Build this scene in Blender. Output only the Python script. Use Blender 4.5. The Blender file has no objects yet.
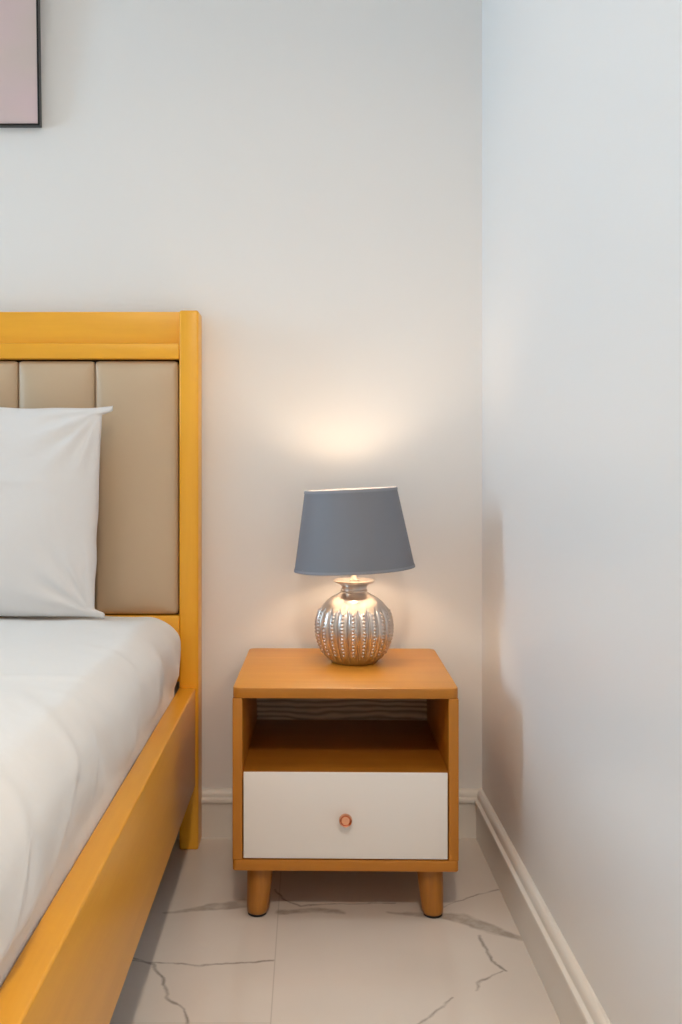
import bpy, bmesh, math, random
from mathutils import Vector, Matrix, noise
random.seed(4)
PI = math.pi
S = bpy.context.scene
COL = S.collection

# ------------------------------------------------------------------ helpers
def lin(r, g, b):
    f = lambda c: (c/255/12.92) if c/255 <= 0.04045 else ((c/255+0.055)/1.055)**2.4
    return (f(r), f(g), f(b), 1)

def link(name, me, parent=None):
    o = bpy.data.objects.new(name, me)
    COL.objects.link(o)
    if parent is not None:
        o.parent = parent
    return o

def finish(name, bm, mats, parent=None, smooth=True, angle=40):
    me = bpy.data.meshes.new(name)
    bmesh.ops.recalc_face_normals(bm, faces=bm.faces[:])
    bm.to_mesh(me); bm.free()
    for m in (mats if isinstance(mats, (list, tuple)) else [mats]):
        me.materials.append(m)
    if smooth:
        me.shade_smooth() if hasattr(me, 'shade_smooth') else None
        try:
            me.set_sharp_from_angle(angle=math.radians(angle))
        except Exception:
            pass
    return link(name, me, parent)

def empty(name, loc, label, cat, rz=0):
    o = link(name, None)
    o.empty_display_size = 0.05
    o.location = loc; o.rotation_euler = (0, 0, rz)
    o['label'] = label; o['category'] = cat
    return o

def tag(o, label, cat):
    o['label'] = label; o['category'] = cat
    return o

def struct(o, label=None):
    o['kind'] = 'structure'
    if label: o['label'] = label
    return o

def add_box(bm, x0, x1, y0, y1, z0, z1, bev=0.0, seg=3):
    r = bmesh.ops.create_cube(bm, size=1)
    vs = r['verts']
    for v in vs:
        v.co = Vector((x0+(v.co.x+.5)*(x1-x0), y0+(v.co.y+.5)*(y1-y0), z0+(v.co.z+.5)*(z1-z0)))
    if bev > 0:
        es = list({e for v in vs for e in v.link_edges})
        bmesh.ops.bevel(bm, geom=es, offset=bev, segments=seg, profile=0.5, affect='EDGES')

def box(name, dims, mat, parent=None, bev=0.002, seg=3):
    bm = bmesh.new(); add_box(bm, *dims, bev=bev, seg=seg)
    return finish(name, bm, mat, parent)

def lathe(prof, n=64, cap=True):
    """closed or open surface of revolution about z from (r, z) pairs"""
    bm = bmesh.new(); rings = []
    for r, z in prof:
        if r < 1e-6:
            rings.append([bm.verts.new((0, 0, z))])
        else:
            rings.append([bm.verts.new((r*math.cos(2*PI*i/n), r*math.sin(2*PI*i/n), z)) for i in range(n)])
    for a, b in zip(rings, rings[1:]):
        for i in range(n):
            j = (i+1) % n
            if len(a) == 1 and len(b) == 1: continue
            if len(a) == 1: bm.faces.new((a[0], b[i], b[j]))
            elif len(b) == 1: bm.faces.new((a[i], b[0], a[j]))
            else: bm.faces.new((a[i], b[i], b[j], a[j]))
    return bm

def tube(bm, p, q, r, n=10):
    p, q = Vector(p), Vector(q); d = q-p
    m = Matrix.Translation((p+q)/2) @ d.to_track_quat('Z', 'Y').to_matrix().to_4x4()
    bmesh.ops.create_cone(bm, cap_ends=True, segments=n, radius1=r, radius2=r, depth=d.length, matrix=m)

def torus(bm, R, r, z, n=72, k=10):
    rings = []
    for i in range(n):
        a = 2*PI*i/n
        rings.append([bm.verts.new(((R+r*math.cos(2*PI*j/k))*math.cos(a), (R+r*math.cos(2*PI*j/k))*math.sin(a), z+r*math.sin(2*PI*j/k))) for j in range(k)])
    for i in range(n):
        A, B = rings[i], rings[(i+1) % n]
        for j in range(k):
            bm.faces.new((A[j], B[j], B[(j+1) % k], A[(j+1) % k]))

def round_box(x0, x1, y0, y1, z0, z1, r, step, disp=None):
    """soft rounded block with a fine even grid on every face; disp(p, n) -> offset"""
    bm = bmesh.new()
    c = Vector(((x0+x1)/2, (y0+y1)/2, (z0+z1)/2)); h = Vector(((x1-x0)/2, (y1-y0)/2, (z1-z0)/2))
    cells = [max(6, int(2*h[i]/step)) for i in range(3)]
    cache = {}
    def vert(p):
        k = tuple(round(t, 6) for t in p)
        if k in cache: return cache[k]
        q = Vector([max(-(h[i]-r), min(h[i]-r, p[i])) for i in range(3)])
        d = Vector(p)-q
        n = d.normalized() if d.length > 1e-9 else Vector((0, 0, 1))
        w = q + n*r
        if disp is not None: w = w + disp(w+c, n)
        cache[k] = bm.verts.new(w+c)
        return cache[k]
    for ax in range(3):
        u, v = (ax+1) % 3, (ax+2) % 3
        for s in (-1, 1):
            for i in range(cells[u]):
                for j in range(cells[v]):
                    f = []
                    for du, dv in ((0, 0), (1, 0), (1, 1), (0, 1)):
                        p = [0, 0, 0]; p[ax] = s*h[ax]
                        p[u] = -h[u]+2*h[u]*(i+du)/cells[u]; p[v] = -h[v]+2*h[v]*(j+dv)/cells[v]
                        f.append(vert(p))
                    try: bm.faces.new(f)
                    except ValueError: pass
    return bm

# ------------------------------------------------------------------ materials
def mat(name, base, rough=0.5, metal=0.0, spec=0.5):
    m = bpy.data.materials.new(name); m.use_nodes = True
    b = m.node_tree.nodes['Principled BSDF']
    b.inputs['Base Color'].default_value = base
    b.inputs['Roughness'].default_value = rough
    b.inputs['Metallic'].default_value = metal
    b.inputs['Specular IOR Level'].default_value = spec
    return m, m.node_tree, b

def N(t, kind, **kw):
    n = t.nodes.new(kind)
    for k, v in kw.items():
        setattr(n, k, v)
    return n

def noise_bump(t, b, scale, strength, dist=0.001, detail=4):
    tc = N(t, 'ShaderNodeTexCoord'); no = N(t, 'ShaderNodeTexNoise')
    no.inputs['Scale'].default_value = scale; no.inputs['Detail'].default_value = detail
    bu = N(t, 'ShaderNodeBump'); bu.inputs['Strength'].default_value = strength; bu.inputs['Distance'].default_value = dist
    t.links.new(tc.outputs['Object'], no.inputs['Vector']); t.links.new(no.outputs['Fac'], bu.inputs['Height'])
    t.links.new(bu.outputs['Normal'], b.inputs['Normal'])

def wood(name, dark, light, rough, axis, fine=1.0):
    """satin veneer, grain running along one axis"""
    m, t, b = mat(name, light, rough)
    tc = N(t, 'ShaderNodeTexCoord'); mp = N(t, 'ShaderNodeMapping')
    sc = [26*fine]*3; sc['xyz'.index(axis)] = 1.6*fine
    mp.inputs['Scale'].default_value = sc
    n1 = N(t, 'ShaderNodeTexNoise'); n1.inputs['Scale'].default_value = 1.0; n1.inputs['Detail'].default_value = 6; n1.inputs['Distortion'].default_value = 0.6
    n2 = N(t, 'ShaderNodeTexNoise'); n2.inputs['Scale'].default_value = 6.0; n2.inputs['Detail'].default_value = 3
    mx = N(t, 'ShaderNodeMix', data_type='FLOAT'); mx.inputs[0].default_value = 0.35
    cr = N(t, 'ShaderNodeValToRGB')
    cr.color_ramp.elements[0].position = 0.3; cr.color_ramp.elements[0].color = dark
    cr.color_ramp.elements[1].position = 0.66; cr.color_ramp.elements[1].color = light
    L = t.links.new
    L(tc.outputs['Object'], mp.inputs['Vector']); L(mp.outputs['Vector'], n1.inputs['Vector']); L(mp.outputs['Vector'], n2.inputs['Vector'])
    L(n1.outputs['Fac'], mx.inputs[2]); L(n2.outputs['Fac'], mx.inputs[3])
    L(mx.outputs[0], cr.inputs['Fac']); L(cr.outputs['Color'], b.inputs['Base Color'])
    bu = N(t, 'ShaderNodeBump'); bu.inputs['Strength'].default_value = 0.06; bu.inputs['Distance'].default_value = 0.001
    L(mx.outputs[0], bu.inputs['Height']); L(bu.outputs['Normal'], b.inputs['Normal'])
    return m

BED_D, BED_L = (0.80, 0.375, 0.018, 1), (0.865, 0.425, 0.023, 1)
NS_D, NS_L = (0.57, 0.225, 0.020, 1), (0.66, 0.285, 0.034, 1)
W_BED = {a: wood('bed_wood_'+a, BED_D, BED_L, 0.34, a) for a in 'xz'}
W_BED['y'] = wood('bed_rail_wood_dimmed', (0.68, 0.30, 0.017, 1), (0.74, 0.345, 0.022, 1), 0.36, 'y')  # darker copy of the bed wood, offsetting strong lamp light on the rails
W_NS = {a: wood('nightstand_wood_'+a, NS_D, NS_L, 0.36, a) for a in 'xyz'}
W_SHADED = {a: wood('nightstand_shaded_wood_'+a, (0.40, 0.145, 0.009, 1), (0.48, 0.185, 0.014, 1), 0.40, a) for a in 'xz'}  # darker copy of the nightstand wood, shade painted into edges, sides and bottom
W_SHELF_SHADED = wood('nightstand_shelf_shaded', (0.30, 0.105, 0.008, 1), (0.38, 0.14, 0.012, 1), 0.42, 'x')  # same wood darkened further, painting in the shade of the open recess
W_LEG = wood('nightstand_leg_wood', (0.29, 0.105, 0.010, 1), (0.42, 0.165, 0.018, 1), 0.34, 'z', 1.2)

# pale figured veneer at the back of the open shelf
W_BACK, t, b = mat('figured_back_veneer', (0.4, 0.3, 0.2, 1), 0.45)
tc = N(t, 'ShaderNodeTexCoord'); mp = N(t, 'ShaderNodeMapping'); mp.inputs['Scale'].default_value = (5, 1, 15)
wv = N(t, 'ShaderNodeTexWave', wave_type='RINGS'); wv.inputs['Scale'].default_value = 1.6; wv.inputs['Distortion'].default_value = 9; wv.inputs['Detail'].default_value = 2; wv.inputs['Detail Scale'].default_value = 0.8
cr = N(t, 'ShaderNodeValToRGB'); cr.color_ramp.elements[0].color = (0.27, 0.165, 0.085, 1); cr.color_ramp.elements[1].color = (0.58, 0.43, 0.28, 1)
t.links.new(tc.outputs['Object'], mp.inputs['Vector']); t.links.new(mp.outputs['Vector'], wv.inputs['Vector'])
t.links.new(wv.outputs['Fac'], cr.inputs['Fac']); t.links.new(cr.outputs['Color'], b.inputs['Base Color'])

M_WALL, t, b = mat('wall_paint', (0.80, 0.795, 0.785, 1), 0.55, spec=0.3)
noise_bump(t, b, 220, 0.05, 0.0006)
M_WALLR, t, b = mat('satin_wall_paint', (0.80, 0.80, 0.80, 1), 0.36, spec=0.4)
noise_bump(t, b, 220, 0.04, 0.0006)
M_CEIL, t, b = mat('ceiling_paint', (0.85, 0.85, 0.84, 1), 0.7)
M_TRIM, t, b = mat('trim_enamel', (0.77, 0.74, 0.69, 1), 0.32)
M_PVC, t, b = mat('window_profile', (0.8, 0.8, 0.8, 1), 0.4)
M_DRAWER, t, b = mat('drawer_lacquer', (0.80, 0.78, 0.76, 1), 0.38)
noise_bump(t, b, 90, 0.03, 0.0005)
M_COPPER, t, b = mat('copper', (0.80, 0.42, 0.27, 1), 0.24, 1.0)
M_DARK, t, b = mat('black_felt', (0.012, 0.010, 0.009, 1), 0.8)
M_FRAME, t, b = mat('frame_lacquer', (0.010, 0.010, 0.010, 1), 0.30, spec=0.3)
M_CHROME, t, b = mat('lamp_fitting_metal', (0.75, 0.68, 0.60, 1), 0.28, 1.0)
M_SHADE_IN, t, b = mat('shade_lining', (0.88, 0.86, 0.82, 1), 0.6)

M_SHADE, t, b = mat('shade_fabric', (0.185, 0.198, 0.232, 1), 0.62, spec=0.35)
noise_bump(t, b, 900, 0.12, 0.0006, 2)
M_SHADE_TRIM, t, b = mat('shade_trim_fabric', (0.235, 0.25, 0.285, 1), 0.6)
noise_bump(t, b, 900, 0.12, 0.0006, 2)

M_SILVER, t, b = mat('hammered_silver', (0.62, 0.555, 0.51, 1), 0.28, 1.0)
noise_bump(t, b, 60, 0.10, 0.002)

def cloth(name, base, wr_scale=9, strength=0.25):
    m, t, b = mat(name, base, 0.85, spec=0.2)
    b.inputs['Sheen Weight'].default_value = 0.15
    tc = N(t, 'ShaderNodeTexCoord')
    n1 = N(t, 'ShaderNodeTexNoise'); n1.inputs['Scale'].default_value = wr_scale; n1.inputs['Detail'].default_value = 3; n1.inputs['Distortion'].default_value = 1.4
    n2 = N(t, 'ShaderNodeTexNoise'); n2.inputs['Scale'].default_value = 700; n2.inputs['Detail'].default_value = 1
    b1 = N(t, 'ShaderNodeBump'); b1.inputs['Strength'].default_value = strength; b1.inputs['Distance'].default_value = 0.012
    b2 = N(t, 'ShaderNodeBump'); b2.inputs['Strength'].default_value = 0.06; b2.inputs['Distance'].default_value = 0.0006
    L = t.links.new
    L(tc.outputs['Object'], n1.inputs['Vector']); L(tc.outputs['Object'], n2.inputs['Vector'])
    L(n1.outputs['Fac'], b1.inputs['Height']); L(n2.outputs['Fac'], b2.inputs['Height'])
    L(b1.outputs['Normal'], b2.inputs['Normal']); L(b2.outputs['Normal'], b.inputs['Normal'])
    return m
M_SHEET = cloth('white_cotton_sheet', (0.735, 0.72, 0.70, 1), 6, 0.16)
M_PILLOW = cloth('white_cotton_pillowcase', (0.72, 0.715, 0.715, 1), 7, 0.22)

M_LEATHER, t, b = mat('taupe_leatherette', (0.53, 0.40, 0.265, 1), 0.42, spec=0.45)
noise_bump(t, b, 500, 0.10, 0.0006, 3)

# soft pink print
M_PRINT, t, b = mat('pink_print', (0.55, 0.42, 0.41, 1), 0.5)
tc = N(t, 'ShaderNodeTexCoord'); no = N(t, 'ShaderNodeTexNoise'); no.inputs['Scale'].default_value = 4.5; no.inputs['Detail'].default_value = 2
cr = N(t, 'ShaderNodeValToRGB'); cr.color_ramp.elements[0].position = 0.36; cr.color_ramp.elements[0].color = (0.60, 0.50, 0.455, 1)
cr.color_ramp.elements[1].position = 0.62; cr.color_ramp.elements[1].color = (0.65, 0.50, 0.505, 1)
t.links.new(tc.outputs['Object'], no.inputs['Vector']); t.links.new(no.outputs['Fac'], cr.inputs['Fac']); t.links.new(cr.outputs['Color'], b.inputs['Base Color'])

# lit bulb
BULB = 64.0
M_BULB = bpy.data.materials.new('lit_bulb'); M_BULB.use_nodes = True
t = M_BULB.node_tree; t.nodes.clear()
em = N(t, 'ShaderNodeEmission'); em.inputs['Color'].default_value = (1.0, 0.72, 0.48, 1); em.inputs['Strength'].default_value = BULB
ou = N(t, 'ShaderNodeOutputMaterial'); t.links.new(em.outputs[0], ou.inputs['Surface'])

# ------------------------------------------------------------------ the floor: polished veined tile
def fl(x, y):
    return ((x-308)/(y-472)*0.886, 881.6/(y-472))

def seg_group():
    """distance to a tapering capsule in the floor plane -> 0..1"""
    g = bpy.data.node_groups.new('vein_stroke', 'ShaderNodeTree')
    for nm, ty in (('P', 'NodeSocketVector'), ('A', 'NodeSocketVector'), ('B', 'NodeSocketVector'), ('RA', 'NodeSocketFloat'), ('RB', 'NodeSocketFloat'), ('Soft', 'NodeSocketFloat')):
        g.interface.new_socket(nm, in_out='INPUT', socket_type=ty)
    g.interface.new_socket('Fac', in_out='OUTPUT', socket_type='NodeSocketFloat')
    i = g.nodes.new('NodeGroupInput'); o = g.nodes.new('NodeGroupOutput'); L = g.links.new
    def vm(op, a, b_):
        n = g.nodes.new('ShaderNodeVectorMath'); n.operation = op
        L(a, n.inputs[0])
        if op == 'SCALE': L(b_, n.inputs['Scale'])
        elif b_ is not None: L(b_, n.inputs[1])
        return n
    def ma(op, a, b_, clamp=False):
        n = g.nodes.new('ShaderNodeMath'); n.operation = op; n.use_clamp = clamp
        for k, s in enumerate((a, b_)):
            if s is None: continue
            if isinstance(s, (int, float)): n.inputs[k].default_value = s
            else: L(s, n.inputs[k])
        return n
    pa = vm('SUBTRACT', i.outputs['P'], i.outputs['A']); ba = vm('SUBTRACT', i.outputs['B'], i.outputs['A'])
    d1 = vm('DOT_PRODUCT', pa.outputs[0], ba.outputs[0]); d2 = vm('DOT_PRODUCT', ba.outputs[0], ba.outputs[0])
    h = ma('DIVIDE', d1.outputs['Value'], d2.outputs['Value'], True)
    pr = vm('SCALE', ba.outputs[0], h.outputs[0]); df = vm('SUBTRACT', pa.outputs[0], pr.outputs[0])
    ln = vm('LENGTH', df.outputs[0], None)
    dr = ma('SUBTRACT', i.outputs['RB'], i.outputs['RA']); rr = ma('MULTIPLY', dr.outputs[0], h.outputs[0]); r = ma('ADD', rr.outputs[0], i.outputs['RA'])
    s = ma('SUBTRACT', r.outputs[0], ln.outputs['Value'])
    q = ma('DIVIDE', s.outputs[0], i.outputs['Soft']); c = ma('ADD', q.outputs[0], 0.5, True)
    L(c.outputs[0], o.inputs['Fac'])
    return g
SG = seg_group()

M_FLOOR, t, b = mat('polished_veined_tile', (0.6, 0.57, 0.53, 1), 0.11, spec=0.5)
L = t.links.new
tc = N(t, 'ShaderNodeTexCoord')
flat = N(t, 'ShaderNodeVectorMath', operation='MULTIPLY'); flat.inputs[1].default_value = (1, 1, 0); L(tc.outputs['Object'], flat.inputs[0])
nz = N(t, 'ShaderNodeTexNoise'); nz.inputs['Scale'].default_value = 22; nz.inputs['Detail'].default_value = 5; L(flat.outputs[0], nz.inputs['Vector'])
sb = N(t, 'ShaderNodeVectorMath', operation='SUBTRACT'); sb.inputs[1].default_value = (0.5, 0.5, 0.5); L(nz.outputs['Color'], sb.inputs[0])
sl = N(t, 'ShaderNodeVectorMath', operation='MULTIPLY'); sl.inputs[1].default_value = (0.022, 0.026, 0); L(sb.outputs[0], sl.inputs[0])
wob = N(t, 'ShaderNodeVectorMath', operation='ADD'); L(flat.outputs[0], wob.inputs[0]); L(sl.outputs[0], wob.inputs[1])
def strokes(lines, soft, P):
    out = None
    for pts in lines:
        for (x0, y0, r0), (x1, y1, r1) in zip(pts, pts[1:]):
            n = N(t, 'ShaderNodeGroup'); n.node_tree = SG
            L(P, n.inputs['P'])
            n.inputs['A'].default_value = (x0, y0, 0); n.inputs['B'].default_value = (x1, y1, 0)
            n.inputs['RA'].default_value = r0; n.inputs['RB'].default_value = r1; n.inputs['Soft'].default_value = soft
            if out is None: out = n.outputs[0]
            else:
                mx = N(t, 'ShaderNodeMath', operation='MAXIMUM'); L(out, mx.inputs[0]); L(n.outputs[0], mx.inputs[1]); out = mx.outputs[0]
    return out
def px(*pts):
    return [(*fl(x, y), r) for x, y, r in pts]
thin = [
    px((131, 960, .0025), (150, 963, .0030), (200, 965, .0022), (240, 963, .0028), (272, 961, .0030)),
    px((131, 957, .0030), (152, 965, .0035), (160, 976, .0028), (167, 997, .0030), (184, 1009, .0025), (188, 1030, .0025)),
    px((276, 890, .002), (284, 900, .0022), (300, 906, .0025), (350, 904, .002), (395, 903, .002)),
    px((445, 907, .0018), (467, 898, .0022), (500, 890, .0022)),
    px((478, 935, .0030), (485, 948, .0026), (491, 961, .0026), (505, 970, .0022)),
    px((502, 970, .0016), (487, 978, .0020), (478, 983, .0024), (475, 990, .0022)),
    px((452, 998, .0018), (443, 1006, .0024), (430, 1015, .0022), (414, 1026, .0022)),
    [(-0.9, 1.2, .003), (-0.5, 1.28, .003), (-0.05, 0.9, .003), (0.35, 0.75, .002)],
]
wide = [
    px((166, 913, .003), (200, 909, .011), (228, 905, .018), (246, 903, .018)),
    px((280, 912, .010), (318, 910, .010), (342, 913, .005)),
    px((388, 913, .004), (430, 915, .010), (462, 918, .020), (490, 929, .017), (521, 939, .006)),
    [(-1.2, 0.6, .01), (-0.7, 0.75, .02), (-0.2, 0.6, .006)],
]
grout = [[(-0.060, -2.2, .0010), (-0.060, 2.5, .0010)], [(-0.66, -2.2, .0010), (-0.66, 2.5, .0010)], [(-1.26, -2.2, .001), (-1.26, 2.5, .001)],
         [(-0.66, 1.600, .0010), (-0.060, 1.600, .0010)], [(-0.060, 1.000, .0010), (0.45, 1.000, .0010)], [(-0.66, 0.4, .001), (-0.06, 0.4, .001)], [(-1.26, 1.0, .001), (-.66, 1.0, .001)]]
f_thin = strokes(thin, 0.004, wob.outputs[0])
f_wide = strokes(wide, 0.008, wob.outputs[0])
pn = N(t, 'ShaderNodeTexNoise'); pn.inputs['Scale'].default_value = 30; pn.inputs['Detail'].default_value = 5; L(flat.outputs[0], pn.inputs['Vector'])
pr = N(t, 'ShaderNodeMapRange'); pr.inputs['From Min'].default_value = 0.30; pr.inputs['From Max'].default_value = 0.60; pr.inputs['To Min'].default_value = 0.35; pr.inputs['To Max'].default_value = 1.0
L(pn.outputs['Fac'], pr.inputs['Value'])
pm = N(t, 'ShaderNodeMath', operation='MULTIPLY'); L(f_wide, pm.inputs[0]); L(pr.outputs[0], pm.inputs[1]); f_wide = pm.outputs[0]
pm = N(t, 'ShaderNodeMath', operation='MULTIPLY'); L(f_thin, pm.inputs[0]); L(pr.outputs[0], pm.inputs[1]); f_thin = pm.outputs[0]
f_gr = strokes(grout, 0.0008, flat.outputs[0])
cloud = N(t, 'ShaderNodeTexNoise'); cloud.inputs['Scale'].default_value = 2.2; cloud.inputs['Detail'].default_value = 4; L(flat.outputs[0], cloud.inputs['Vector'])
cr = N(t, 'ShaderNodeValToRGB'); cr.color_ramp.elements[0].position = 0.3; cr.color_ramp.elements[0].color = (0.67, 0.61, 0.55, 1); cr.color_ramp.elements[1].position = 0.7; cr.color_ramp.elements[1].color = (0.75, 0.69, 0.63, 1)
L(cloud.outputs['Fac'], cr.inputs['Fac'])
def over(colr, fac, k, c):
    mu = N(t, 'ShaderNodeMath', operation='MULTIPLY'); L(fac, mu.inputs[0]); mu.inputs[1].default_value = k
    mx = N(t, 'ShaderNodeMix', data_type='RGBA'); L(mu.outputs[0], mx.inputs[0]); L(colr, mx.inputs[6]); mx.inputs[7].default_value = c
    return mx.outputs[2]
c1 = over(cr.outputs['Color'], f_wide, 0.74, (0.31, 0.26, 0.21, 1))
c2 = over(c1, f_thin, 0.72, (0.17, 0.145, 0.12, 1))
c3 = over(c2, f_gr, 0.42, (0.36, 0.31, 0.26, 1))
L(c3, b.inputs['Base Color'])

# ------------------------------------------------------------------ room shell
XL, XR, YF, YB, ZC = -3.30, 0.4236, -2.00, 2.422, 2.62
T = 0.12
struct(box('floor', (XL-T, XR+T, YF-T, YB+T, -0.10, 0.0), M_FLOOR, bev=0))
struct(box('ceiling', (XL-T, XR+T, YF-T, YB+T, ZC, ZC+0.10), M_CEIL, bev=0))
struct(box('wall_back', (XL-T, XR+T, YB, YB+T, 0, ZC), M_WALL, bev=0))
struct(box('wall_right', (XR, XR+T, YF, YB, 0, ZC), M_WALLR, bev=0))
# daylight enters by a window beyond the far side of the bed
W1 = (1.31, 1.87, 0.92, 2.22)       # y0 y1 z0 z1, far wall
bm = bmesh.new()
add_box(bm, XL-T, XL, YF, W1[0], 0, ZC); add_box(bm, XL-T, XL, W1[1], YB, 0, ZC)
add_box(bm, XL-T, XL, W1[0], W1[1], 0, W1[2]); add_box(bm, XL-T, XL, W1[0], W1[1], W1[3], ZC)
struct(finish('wall_left', bm, M_WALL))
bm = bmesh.new()
add_box(bm, XL-T, XR+T, YF-T, YF, 0, ZC)
struct(finish('wall_front', bm, M_WALL))
bm = bmesh.new(); f = 0.045
y0, y1, z0, z1 = W1
for d in ((y0, y0+f, z0, z1), (y1-f, y1, z0, z1), (y0, y1, z0, z0+f), (y0, y1, z1-f, z1)):
    add_box(bm, XL-0.08, XL-0.03, *d)
struct(finish('window_1', bm, M_PVC))

# moulded baseboards: (projection from wall, height)
BP = [(0, 0), (0.017, 0), (0.017, 0.0835), (0.0178, 0.0850), (0.0212, 0.0862), (0.0222, 0.0885), (0.0222, 0.0930), (0.0212, 0.0955), (0.0150, 0.0978),
      (0.0142, 0.0990), (0.0142, 0.1015), (0.0135, 0.1060), (0.0118, 0.1105), (0.0090, 0.1140), (0.0055, 0.1158), (0, 0.1160)]
def baseboard(name, p0, p1, nrm, m0, m1):
    """sweep the profile p0->p1; the ends are mitred by m0/m1 times the projection"""
    bm = bmesh.new(); p0, p1, nrm = Vector(p0), Vector(p1), Vector(nrm)
    d = (p1-p0).normalized()
    A = [bm.verts.new(p0+nrm*a+d*a*m0+Vector((0, 0, z))) for a, z in BP]
    B = [bm.verts.new(p1+nrm*a-d*a*m1+Vector((0, 0, z))) for a, z in BP]
    for i in range(len(BP)-1):
        bm.faces.new((A[i], A[i+1], B[i+1], B[i]))
    bm.faces.new(A); bm.faces.new(B)
    return struct(finish(name, bm, M_TRIM, angle=25))
baseboard('baseboard_back', (XL, YB-.0002, 0.0002), (XR, YB-.0002, 0.0002), (0, -1, 0), 1, 1.03)
baseboard('baseboard_right', (XR-.0002, YB, 0.0002), (XR-.0002, YF, 0.0002), (-1, 0, 0), 1.03, 1)

# ------------------------------------------------------------------ bed
BX1, BX0 = -0.257, -2.060          # outer faces of the two posts
PF, PB = 2.332, 2.412              # headboard front / back
bed = empty('bed', (BX1-0.9, 1.3, 0), 'honey coloured wooden bed with a channelled taupe upholstered headboard', 'bed')
def bp(name, dims, m, bev=0.003, parent=bed):
    o = box(name, dims, m, None, bev)
    o.parent = parent
    o.matrix_parent_inverse = Matrix.Translation(-bed.location)
    return o
def adopt(o, parent=bed):
    o.parent = parent; o.matrix_parent_inverse = Matrix.Translation(-bed.location); return o
PW = 0.045
bp('post', (BX1-PW, BX1, PF, PB, 0.0, 1.2655), W_BED['z'], 0.005)
bp('post', (BX0, BX0+PW, PF, PB, 0.0, 1.2655), W_BED['z'], 0.005)
xi0, xi1 = BX0+PW, BX1-PW
bp('top_board', (xi0, xi1, PF+0.018, PB-0.024, 1.175, 1.2645), W_BED['x'], 0.002)
bp('top_rail', (xi0, xi1, PF+0.001, PB-0.022, 1.1515, 1.1880), W_BED['x'], 0.0035)
bp('bottom_rail', (xi0, xi1, PF+0.001, PB-0.022, 0.394, 0.5480), W_BED['x'], 0.002)
# upholstery: a dark backing that carries separately padded vertical channels
pan = bp('upholstered_panel', (xi0, xi1, PF+0.030, PB-0.026, 0.5480, 1.1515), M_DARK, 0)
edges = [xi1-0.0035, -0.503]
while edges[-1]-0.1810 > xi0+0.1:
    edges.append(edges[-1]-0.1810)
edges.append(xi0+0.0035)
for a, c in zip(edges, edges[1:]):
    x0, x1 = c+0.0003, a-0.0003
    def puff(p, n, x0=x0, x1=x1):
        u = (p.x-x0)/(x1-x0)*2-1; v = (p.z-0.551)/0.596*2-1
        return Vector((0, -0.016*(max(0, 1-abs(u)**2.6))*(max(0, 1-abs(v)**12)), 0)) if n.y < -0.1 else Vector((0, 0, 0))
    bm = round_box(x0, x1, PF+0.012, PF+0.034, 0.5505, 1.1480, 0.0085, 0.010, puff)
    finish('channel', bm, M_LEATHER, pan)
# rails and feet
RT, RB = 0.380, 0.150
bp('side_rail', (BX1-0.0465, BX1-0.0067, 0.300, PF, RB, RT), W_BED['y'], 0.004)
bp('side_rail', (BX0+0.0067, BX0+0.0465, 0.300, PF, RB, RT), W_BED['y'], 0.004)
bp('foot_rail', (BX0+0.0067, BX1-0.0067, 0.260, 0.300, RB, RT), W_BED['x'], 0.004)
for x in (BX0+0.046, BX1-0.106):
    bp('leg', (x, x+0.06, 0.302, 0.362, 0.0, RB+0.08), W_BED['z'], 0.004)
bp('support_board', (BX0+0.0470, BX1-0.0470, 0.3005, PF-0.002, 0.268, 0.296), M_DARK, 0)

# ------------------------------------------------------------------ mattress under a fitted white sheet
CREASES = [(1.80, -0.75, 0.020, 0.0022), (1.46, -0.5, 0.014, 0.0014), (1.33, -1.15, 0.024, 0.0030), (1.08, -0.9, 0.020, 0.0026), (0.80, -0.7, 0.022, 0.0026)]
def sheet_disp(p, n):
    d = Vector((0, 0, 0))
    q = Vector((p.x*2.2, p.y*2.2, p.z*2.2))
    if n.z > 0.25:                                   # gentle unevenness of the top
        d.z += 0.004*noise.noise(q*1.3+Vector((3, 1, 0)))*n.z + 0.0022*noise.noise(q*4.1)*n.z
        # fold across the bed
        yc = 1.585+0.012*math.sin(p.x*7)
        g = max(0, min(1, (-p.x-0.335)/0.03))*max(0, min(1, (p.x+1.75)/0.1))
        s = (p.y-yc)
        d.z += g*(0.0035*math.exp(-(s/0.012)**2) + 0.0025/(1+math.exp(-s/0.004)))
    if n.x > 0.1 and p.z > 0.392:                    # the side swells out over the rail and ripples
        up = min(1, (p.z-0.392)/0.03)
        bul = math.sin(PI*min(1, max(0, (p.z-0.385)/0.16)))
        d.x += up*n.x*(0.009*bul + 0.013*noise.noise(Vector((1.7, p.y*5.0, p.z*2.0))) + 0.0085*noise.noise(Vector((8.1, p.y*13+p.z*9, p.z*4))))
    if n.x > -0.1 and p.x > -0.50 and p.z > 0.385:   # soft curved creases over the side edge
        t_ = (0.50-p.z) if n.x > 0.7 else (0.50-p.z)-max(0, -0.34-p.x)
        for y0_, k_, wd, am in CREASES:
            if -0.16 < t_ < 0.16:
                yy = y0_+k_*(t_+0.05)+1.6*k_*t_*abs(t_)
                e_ = math.exp(-((p.y-yy)/wd)**2)-0.6*math.exp(-((p.y-yy-1.9*wd)/(1.3*wd))**2)
                d += n*am*e_*math.cos(t_/0.16*PI/2)**0.6*min(1, (p.z-0.385)/0.025)
    if n.x > 0.1 and p.z > 0.392:
        # slanting pulls running down from the top edge
        w = math.sin(p.y*19+p.z*16+1.5*noise.noise(Vector((0, p.y*3, 0))))
        d.x += up*n.x*0.0020*max(0, w)**2
    return d
bm = round_box(BX0+0.0477, BX1-0.0477, 0.312, PF-0.004, 0.2965, 0.5560, 0.062, 0.0095, sheet_disp)
mt = finish('mattress', bm, M_SHEET, angle=180)
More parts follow.
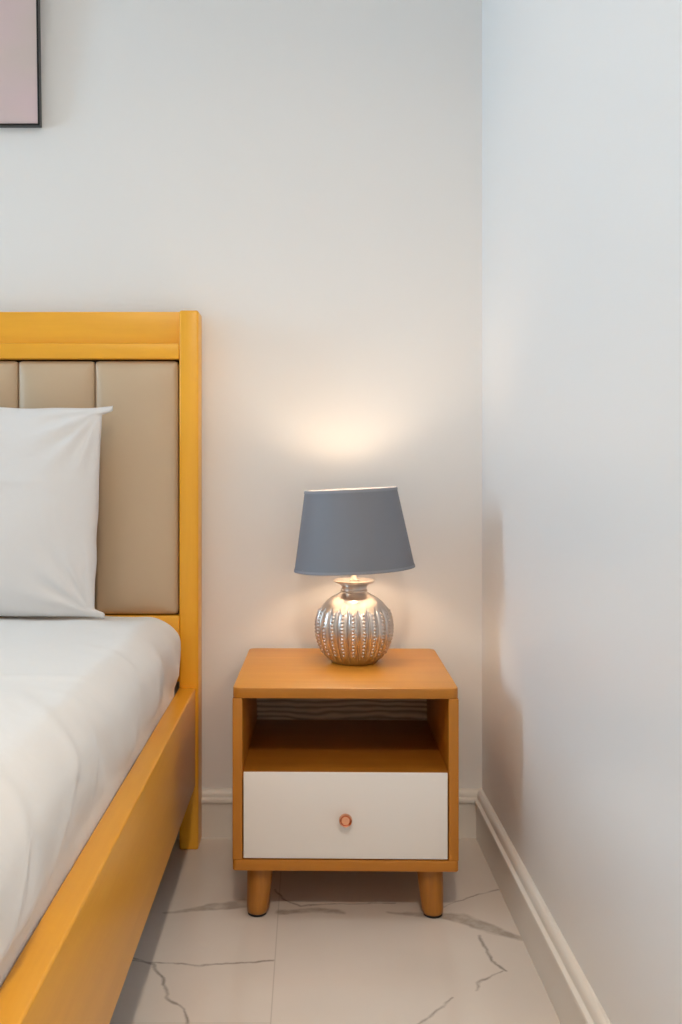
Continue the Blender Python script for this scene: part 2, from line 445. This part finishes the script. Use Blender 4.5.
tag(mt, 'thick mattress in a smooth white fitted sheet inside the wooden bed', 'mattress')

# ------------------------------------------------------------------ pillow standing against the headboard
def pillow_mesh(hw, hh, tf, tb, n=110, m=96):
    bm = bmesh.new(); G = {}
    def P(u, v, side):
        au, av = abs(u), abs(v)
        ear = max(0, min(1, (0.955-av)/0.05)); ear = ear*ear*(3-2*ear)
        x = hw*u*(1-0.068*ear*(au**5)-(0.010*(1-v)*au)); z = hh*v*(1-0.018*(1-au**11)*(av**3))
        # slightly limp outline
        x += 0.004*noise.noise(Vector((v*3.1, 2.2, u)))*au; z += 0.004*noise.noise(Vector((u*3.3, 7.1, v)))*av
        e = max(0, (1-au**2.4))*max(0, (1-av**2.2))
        th = (e**0.52)
        y = (-tf if side < 0 else tb)*th
        if side < 0:
            rim = math.exp(-((1-au)/0.22)**2)+math.exp(-((1-av)/0.22)**2)
            w = noise.noise(Vector((x*6+z*3, z*7-x*2, 1.7)))*0.006*th + noise.noise(Vector((x*15+z*9, z*14, 4.0)))*0.0035*rim*min(1, th*2)
            # radiating pulls from the corners
            for cx, cz in ((1, 1), (1, -1), (-1, 1), (-1, -1)):
                dx, dz = hw*(cx-u), hh*(cz-v); rr = math.hypot(dx, dz); a = math.atan2(abs(dz), abs(dx))
                w += 0.0040*math.sin(a*17+cx+2*cz)*math.exp(-((rr-0.10)/0.075)**2)
            # a long soft crease two thirds of the way up
            s = z-(hh*0.14+0.03*math.sin(x*5+1.0))
            w += -0.004*math.exp(-(s/0.011)**2)*max(0, min(1, 1.2-au*1.1))
            y += w*min(1, e*6)
        return Vector((x, y, z))
    for side in (-1, 1):
        for i in range(n+1):
            for j in range(m+1):
                u, v = math.sin((i/n-.5)*PI)*0.35+(2*i/n-1)*0.65, math.sin((j/m-.5)*PI)*0.35+(2*j/m-1)*0.65
                edge = i in (0, n) or j in (0, m)
                if side == 1 and edge: G[(side, i, j)] = G[(-1, i, j)]
                else: G[(side, i, j)] = bm.verts.new(P(u, v, side))
    for side in (-1, 1):
        for i in range(n):
            for j in range(m):
                bm.faces.new((G[(side, i, j)], G[(side, i+1, j)], G[(side, i+1, j+1)], G[(side, i, j+1)]))
    return bm
HW, HH = 0.355, 0.2385
pl = finish('pillow', pillow_mesh(HW, HH, 0.080, 0.050), M_PILLOW, angle=180)
lean = math.radians(-5.0)
pl.rotation_euler = (lean, math.radians(0.6), 0)
pl.location = (-0.444-HW, 2.236, 0.559+HH*math.cos(lean)+0.004)
tag(pl, 'plump white pillow propped upright against the taupe headboard', 'pillow')

# ------------------------------------------------------------------ nightstand
NX, NY = (347.3-308)*1.955/995, 1.952
NW, ND = 0.4440, 0.4435
ns = empty('nightstand', (NX, NY+ND/2, 0), 'wooden nightstand with an open shelf and one white drawer', 'nightstand', math.radians(-1.0))
hw, f0, b0 = NW/2, -ND/2, ND/2
# top panel with rounded upright corners
def round_slab(x0, x1, y0, y1, z0, z1, r, bev, n=7):
    bm = bmesh.new(); ring = []
    for cx, cy, a0 in ((x1-r, y1-r, 0), (x0+r, y1-r, PI/2), (x0+r, y0+r, PI), (x1-r, y0+r, 1.5*PI)):
        for k in range(n+1):
            a = a0+PI/2*k/n; ring.append((cx, cy, math.cos(a), math.sin(a)))
    prof = [(-bev, z0), (-bev*.3, z0+bev*.3), (0, z0+bev), (0, z1-bev), (-bev*.3, z1-bev*.3), (-bev, z1)]
    R = [[bm.verts.new((cx+(r+o)*c, cy+(r+o)*s, z)) for cx, cy, c, s in ring] for o, z in prof]
    for A, B in zip(R, R[1:]):
        for i in range(len(ring)):
            j = (i+1) % len(ring); bm.faces.new((A[i], A[j], B[j], B[i]))
    bm.faces.new(R[0]); bm.faces.new(R[-1])
    return bm
PT = 0.0195
finish('top_panel', round_slab(-hw, hw, f0, b0, 0.4408, 0.4617, 0.016, 0.0022), [W_NS['x'], W_SHADED['x']], ns)
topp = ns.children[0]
for p_ in topp.data.polygons:                        # slab edges get the darker copy, their weaker light painted in
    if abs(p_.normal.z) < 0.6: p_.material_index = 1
for s in (-1, 1):
    box('side_panel', ((-hw, -hw+PT) if s < 0 else (hw-PT, hw)) + (f0+0.001, b0-0.001, 0.1240, 0.4406), W_SHADED['z'], ns, 0.0012)
finish('bottom_panel', round_slab(-hw, hw, f0+0.0005, b0, 0.1020, 0.1238, 0.008, 0.0018), W_SHADED['x'], ns)
box('shelf', (-hw+PT+.0003, hw-PT-.0003, f0+0.003, b0-0.031, 0.2810, 0.2970), W_SHELF_SHADED, ns, 0.001)
box('back_panel', (-hw+PT+.0003, hw-PT-.0003, b0-0.030, b0-0.022, 0.1242, 0.4404), W_BACK, ns, 0)
# drawer: front, tray sides and bottom in one body, knob on it
bm = bmesh.new()
dx = hw-PT-0.0022
add_box(bm, -dx, dx, f0+0.0002, f0+0.0175, 0.1268, 0.2962, 0.0016)
add_box(bm, -dx+0.006, -dx+0.018, f0+0.017, b0-0.04, 0.134, 0.262); add_box(bm, dx-0.018, dx-0.006, f0+0.017, b0-0.04, 0.134, 0.262)
add_box(bm, -dx+0.006, dx-0.006, b0-0.052, b0-0.04, 0.134, 0.262); add_box(bm, -dx+0.006, dx-0.006, f0+0.017, b0-0.04, 0.134, 0.140)
for v in bm.verts:                                   # the front covers the shelf edge
    if v.co.z > 0.27: v.co.z = min(v.co.z, 0.2962)
dr = finish('drawer', bm, M_DRAWER, ns)
dr['label'] = 'white lacquered drawer front'
kb = lathe([(0, 0), (0.0065, 0), (0.0065, 0.003), (0.0045, 0.005), (0.0045, 0.010), (0.0085, 0.0125), (0.0124, 0.0145), (0.0130, 0.0165), (0.0127, 0.0205), (0.0116, 0.0220), (0.0104, 0.0214), (0.0094, 0.0185), (0.0088, 0.0182), (0.0078, 0.0200), (0, 0.0204)], 40)
bmesh.ops.rotate(kb, verts=kb.verts[:], matrix=Matrix.Rotation(PI/2, 3, 'X'))
kn = finish('knob', kb, M_COPPER, dr); kn.location = (0.0000, f0+0.0002, 0.2085)
kn['label'] = 'round copper knob'
# turned, tapering, outward leaning legs
def leg_bm():
    n = 20
    prof = [(0.0188, 0.0050), (0.0206, 0.0070), (0.0216, 0.016), (0.0232, 0.036), (0.0250, 0.062), (0.0262, 0.0900), (0.0266, 0.1022)]
    return lathe([(0, 0.0050)]+prof+[(0, 0.1022)], 32)
for sx in (-1, 1):
    for sy in (-1, 1):
        sh = Matrix(((1, 0, -sx*0.062, 0), (0, 1, -sy*0.10, 0), (0, 0, 1, 0), (0, 0, 0, 1)))
        bx, by = sx*0.1760, (f0+0.0420 if sy < 0 else b0-0.0520)
        bm = leg_bm(); bmesh.ops.transform(bm, matrix=sh, verts=bm.verts[:])
        for v in bm.verts: v.co.z = min(v.co.z, 0.1019)
        lg = finish('leg', bm, W_LEG, ns); lg.location = (bx, by, 0)
        g = lathe([(0, 0), (0.0170, 0), (0.0184, 0.0010), (0.0186, 0.0051), (0, 0.0051)], 28)
        finish('foot_pad', g, M_DARK, lg)

# ------------------------------------------------------------------ table lamp
LX, LY, LZ = 0.1030, 2.224, 0.4618
lamp = empty('table_lamp', (LX, LY, LZ), 'silver ribbed globe table lamp with grey shade, lit, on nightstand', 'lamp')
lamp.scale = (0.984,)*3
# fluted, beaded body
key = [(0.0, 0.0), (0.046, 0.0), (0.0500, 0.0012), (0.0530, 0.003), (0.0615, 0.012), (0.0715, 0.026), (0.0795, 0.044), (0.0845, 0.063), (0.0858, 0.082), (0.0838, 0.100),
       (0.0775, 0.1185), (0.0675, 0.1335), (0.0540, 0.1455), (0.0405, 0.1530), (0.0325, 0.1575), (0.0290, 0.1605)]
def spline(pts, m):
    out = []
    for i in range(len(pts)-1):
        p0, p1, p2, p3 = pts[max(0, i-1)], pts[i], pts[i+1], pts[min(len(pts)-1, i+2)]
        for k in range(m):
            u = k/m
            out.append(tuple(0.5*((2*p1[c])+(-p0[c]+p2[c])*u+(2*p0[c]-5*p1[c]+4*p2[c]-p3[c])*u*u+(-p0[c]+3*p1[c]-3*p2[c]+p3[c])*u**3) for c in (0, 1)))
    out.append(pts[-1]); return out
sm = key[:3]+spline(key[3:], 16)
NR, SEG = 22, 22*20
bm = lathe(sm, SEG)
def ss(a, c, x):
    u = max(0, min(1, (x-a)/(c-a))); return u*u*(3-2*u)
zb0, zb1, nb = 0.020, 0.121, 13
for v in bm.verts:
    r = math.hypot(v.co.x, v.co.y); z = v.co.z
    if r < 0.03 or z < 0.003: continue
    a = math.atan2(v.co.y, v.co.x)*NR/(2*PI)+0.5*NR+0.23
    u = (a-math.floor(a))*2-1                          # -1..1 across one rib
    env = ss(0.004, 0.016, z)*(1-ss(0.118, 0.130, z))
    d = 0.0022*(1-abs(u)**3)-0.0022*math.exp(-((1-abs(u))/0.16)**2)
    # column of beads along the middle of each rib
    if zb0 < z < zb1:
        w = (z-zb0)/(zb1-zb0)*nb; wv = (w-math.floor(w))*2-1
        du, dz = u*(PI*r/NR)/0.0030, wv*((zb1-zb0)/nb/2)/0.0033
        q = 1-du*du-dz*dz
        if q > 0: d += 0.0027*math.sqrt(q)
    k = (r+d*env)/r
    v.co.x *= k; v.co.y *= k
body = finish('base', bm, M_SILVER, lamp, angle=60)
cl = lathe([(0.0290, 0.1590), (0.0305, 0.1612), (0.0305, 0.1635), (0.0285, 0.1655), (0.0282, 0.1700), (0.0300, 0.1740), (0.0350, 0.1775), (0.0430, 0.1805), (0.0468, 0.1830), (0.0474, 0.1850),
            (0.0462, 0.1868), (0.0420, 0.1868), (0.0300, 0.1835), (0.0180, 0.1828), (0, 0.1828)], 64)
finish('collar', cl, M_SILVER, lamp)
st = lathe([(0, 0.1825), (0.0105, 0.1825), (0.0105, 0.1860), (0.0075, 0.1880), (0.0060, 0.1900), (0.0060, 0.2180), (0.0110, 0.2200), (0.0150, 0.2230), (0.0160, 0.2270), (0.0160, 0.2485), (0.0140, 0.2508), (0, 0.2508)], 32)
finish('socket', st, M_CHROME, lamp)
zc_, rb_, A0 = 0.3030, 0.0340, math.radians(38)
bh = lathe([(0, 0.2505), (0.0135, 0.2506), (0.0140, 0.2620), (0.0185, 0.2730), (0.0240, 0.2790), (rb_*math.cos(-A0), zc_-rb_*math.sin(A0)), (0, zc_-rb_*math.sin(A0))], 40)
baffle = finish('bulb_baffle', bh, M_CEIL, lamp)  # unseen, added and shaped to cut the bulb's light below the shade
bl = lathe([(rb_*math.cos(-A0+(PI/2+A0)*a_/11), zc_+0.0003+rb_*math.sin(-A0+(PI/2+A0)*a_/11)) for a_ in range(11)]+[(0, zc_+0.0003+rb_)], 28)
bulb = finish('bulb', bl, M_BULB, lamp)
# drum shade, leaning a little
SB, SH, R0, R1 = 0.2120, 0.1800, 0.1365, 0.1045
th = 0.0016
sh = lathe([(R0, 0), (R1, SH), (R1-th, SH), (R0-th, 0), (R0, 0)], 128)
for f_ in sh.faces:
    c = f_.calc_center_median(); rr = math.hypot(c.x, c.y); ro = R0+(R1-R0)*c.z/SH
    f_.material_index = 1 if rr < ro-th*0.75 else 0
bmesh.ops.remove_doubles(sh, verts=sh.verts[:], dist=1e-6)
shade = finish('shade', sh, [M_SHADE, M_SHADE_IN], lamp, angle=30)
shade.location = (0.0008, 0, SB); shade.rotation_euler = (0, math.radians(-2.7), 0)
shade['label'] = 'blue grey fabric shade'
for R, z in ((R0, 0.0), (R1, SH)):
    s = 1 if z == 0 else -1
    k = (R1-R0)/SH
    bm = lathe([(R+k*s*0.0055+0.0009, z+s*0.0055), (R+0.0012, z+s*0.0005), (R+0.0006, z-s*0.0009), (R-th-0.0006, z-s*0.0009), (R-th-0.0010, z+s*0.0004), (R-th+k*s*0.0055-0.0007, z+s*0.0055)], 128)
    finish('shade_trim', bm, M_SHADE_TRIM, shade)
bm = bmesh.new()
torus(bm, 0.0190, 0.0016, 0.030, 40, 8)
for k in range(3):
    a = PI/2+2*PI*k/3
    tube(bm, (0.0190*math.cos(a), 0.0190*math.sin(a), 0.030), ((R0-0.0015)*math.cos(a), (R0-0.0015)*math.sin(a), 0.006), 0.0014)
finish('shade_spider', bm, M_CHROME, shade)

# ------------------------------------------------------------------ framed picture on the wall
PXr, PZb, PWd, PHt, FD = -0.6475, 1.7235, 0.62, 0.80, 0.022
pic = empty('picture', (PXr-PWd/2, YB-0.001, PZb), 'pale pink print in a thin black frame hanging above the bed', 'picture')
fw = 0.0045
bm = bmesh.new()
# mitred, slightly bevelled frame
prof = [(0, 0), (0, -FD+0.002), (0.002, -FD), (fw-0.0015, -FD), (fw, -FD+0.0015), (fw, 0)]
rings = []
for ins, y in prof:
    rings.append([bm.verts.new((sx*(PWd/2-ins), y, (PHt-ins) if sz > 0 else ins)) for sx, sz in ((-1, -1), (1, -1), (1, 1), (-1, 1))])
rings.append(rings[0])
for A, B in zip(rings, rings[1:]):
    for i in range(4):
        j = (i+1) % 4; bm.faces.new((A[i], A[j], B[j], B[i]))
finish('frame', bm, M_FRAME, pic, smooth=False)
box('print', (-PWd/2+fw+.0002, PWd/2-fw-.0002, -FD+0.004, -0.001, fw+.0002, PHt-fw-.0002), M_PRINT, pic, 0)
pic.rotation_euler = (math.radians(3.0), 0, 0)

# ------------------------------------------------------------------ light
# unseen ceiling lamps: x, y, watts, beam; the second is added warm fill
DOWN = [(0.02, 1.45, 1.4, 110), (0.02, -0.45, 33.3, 160)]
w = bpy.data.worlds.new('daylight'); S.world = w; w.use_nodes = True
bg = w.node_tree.nodes['Background']
bg.inputs['Color'].default_value = (0.505, 0.765, 0.985, 1); bg.inputs['Strength'].default_value = 23.8
def portal(name, loc, rot, sx, sy):
    l = bpy.data.lights.new(name, 'AREA'); l.shape = 'RECTANGLE'; l.size = sx; l.size_y = sy
    l.cycles.is_portal = True
    o = link(name, l); o.location = loc; o.rotation_euler = rot
portal('window_portal', (XL-T-0.01, (W1[0]+W1[1])/2, (W1[2]+W1[3])/2), (0, -PI/2, 0), W1[3]-W1[2], W1[1]-W1[0])
# warm unseen ceiling lamps, the added fill given the same recessed trim
for x, y, watts, beam in DOWN:
    l = bpy.data.lights.new('unseen_ceiling_light', 'AREA'); l.shape = 'DISK'; l.size = 0.13
    l.energy = watts; l.spread = math.radians(beam); l.color = (1.0, 0.83, 0.66)
    o = link('unseen_ceiling_light', l); o.location = (x, y, ZC-0.006)
    tr = lathe([(0.066, ZC-0.0045), (0.068, ZC-0.008), (0.084, ZC-0.006), (0.086, ZC-0.0002), (0.066, ZC-0.0002)], 40)
    tr = struct(finish('unseen_downlight', tr, M_PVC)); tr.location = (x, y, 0)

# ------------------------------------------------------------------ camera
cam = bpy.data.cameras.new('camera'); co = link('camera', cam)
co.location = (0, 0, 0.886); co.rotation_euler = (PI/2, 0, 0)
cam.sensor_fit = 'VERTICAL'; cam.sensor_height = 36; cam.lens = 995/1024*36
cam.shift_x = 33/1024; cam.shift_y = -40/1024
cam.clip_start = 0.02
S.camera = co

vs = S.view_settings
S.display_settings.display_device = 'sRGB'
vs.view_transform = 'Standard'; vs.look = 'None'; vs.gamma = 1; vs.use_curve_mapping = False
vs.exposure = 0.0
S.cycles.use_denoising = True
S.cycles.max_bounces = 12; S.cycles.diffuse_bounces = 8
S.cycles.sample_clamp_indirect = 6
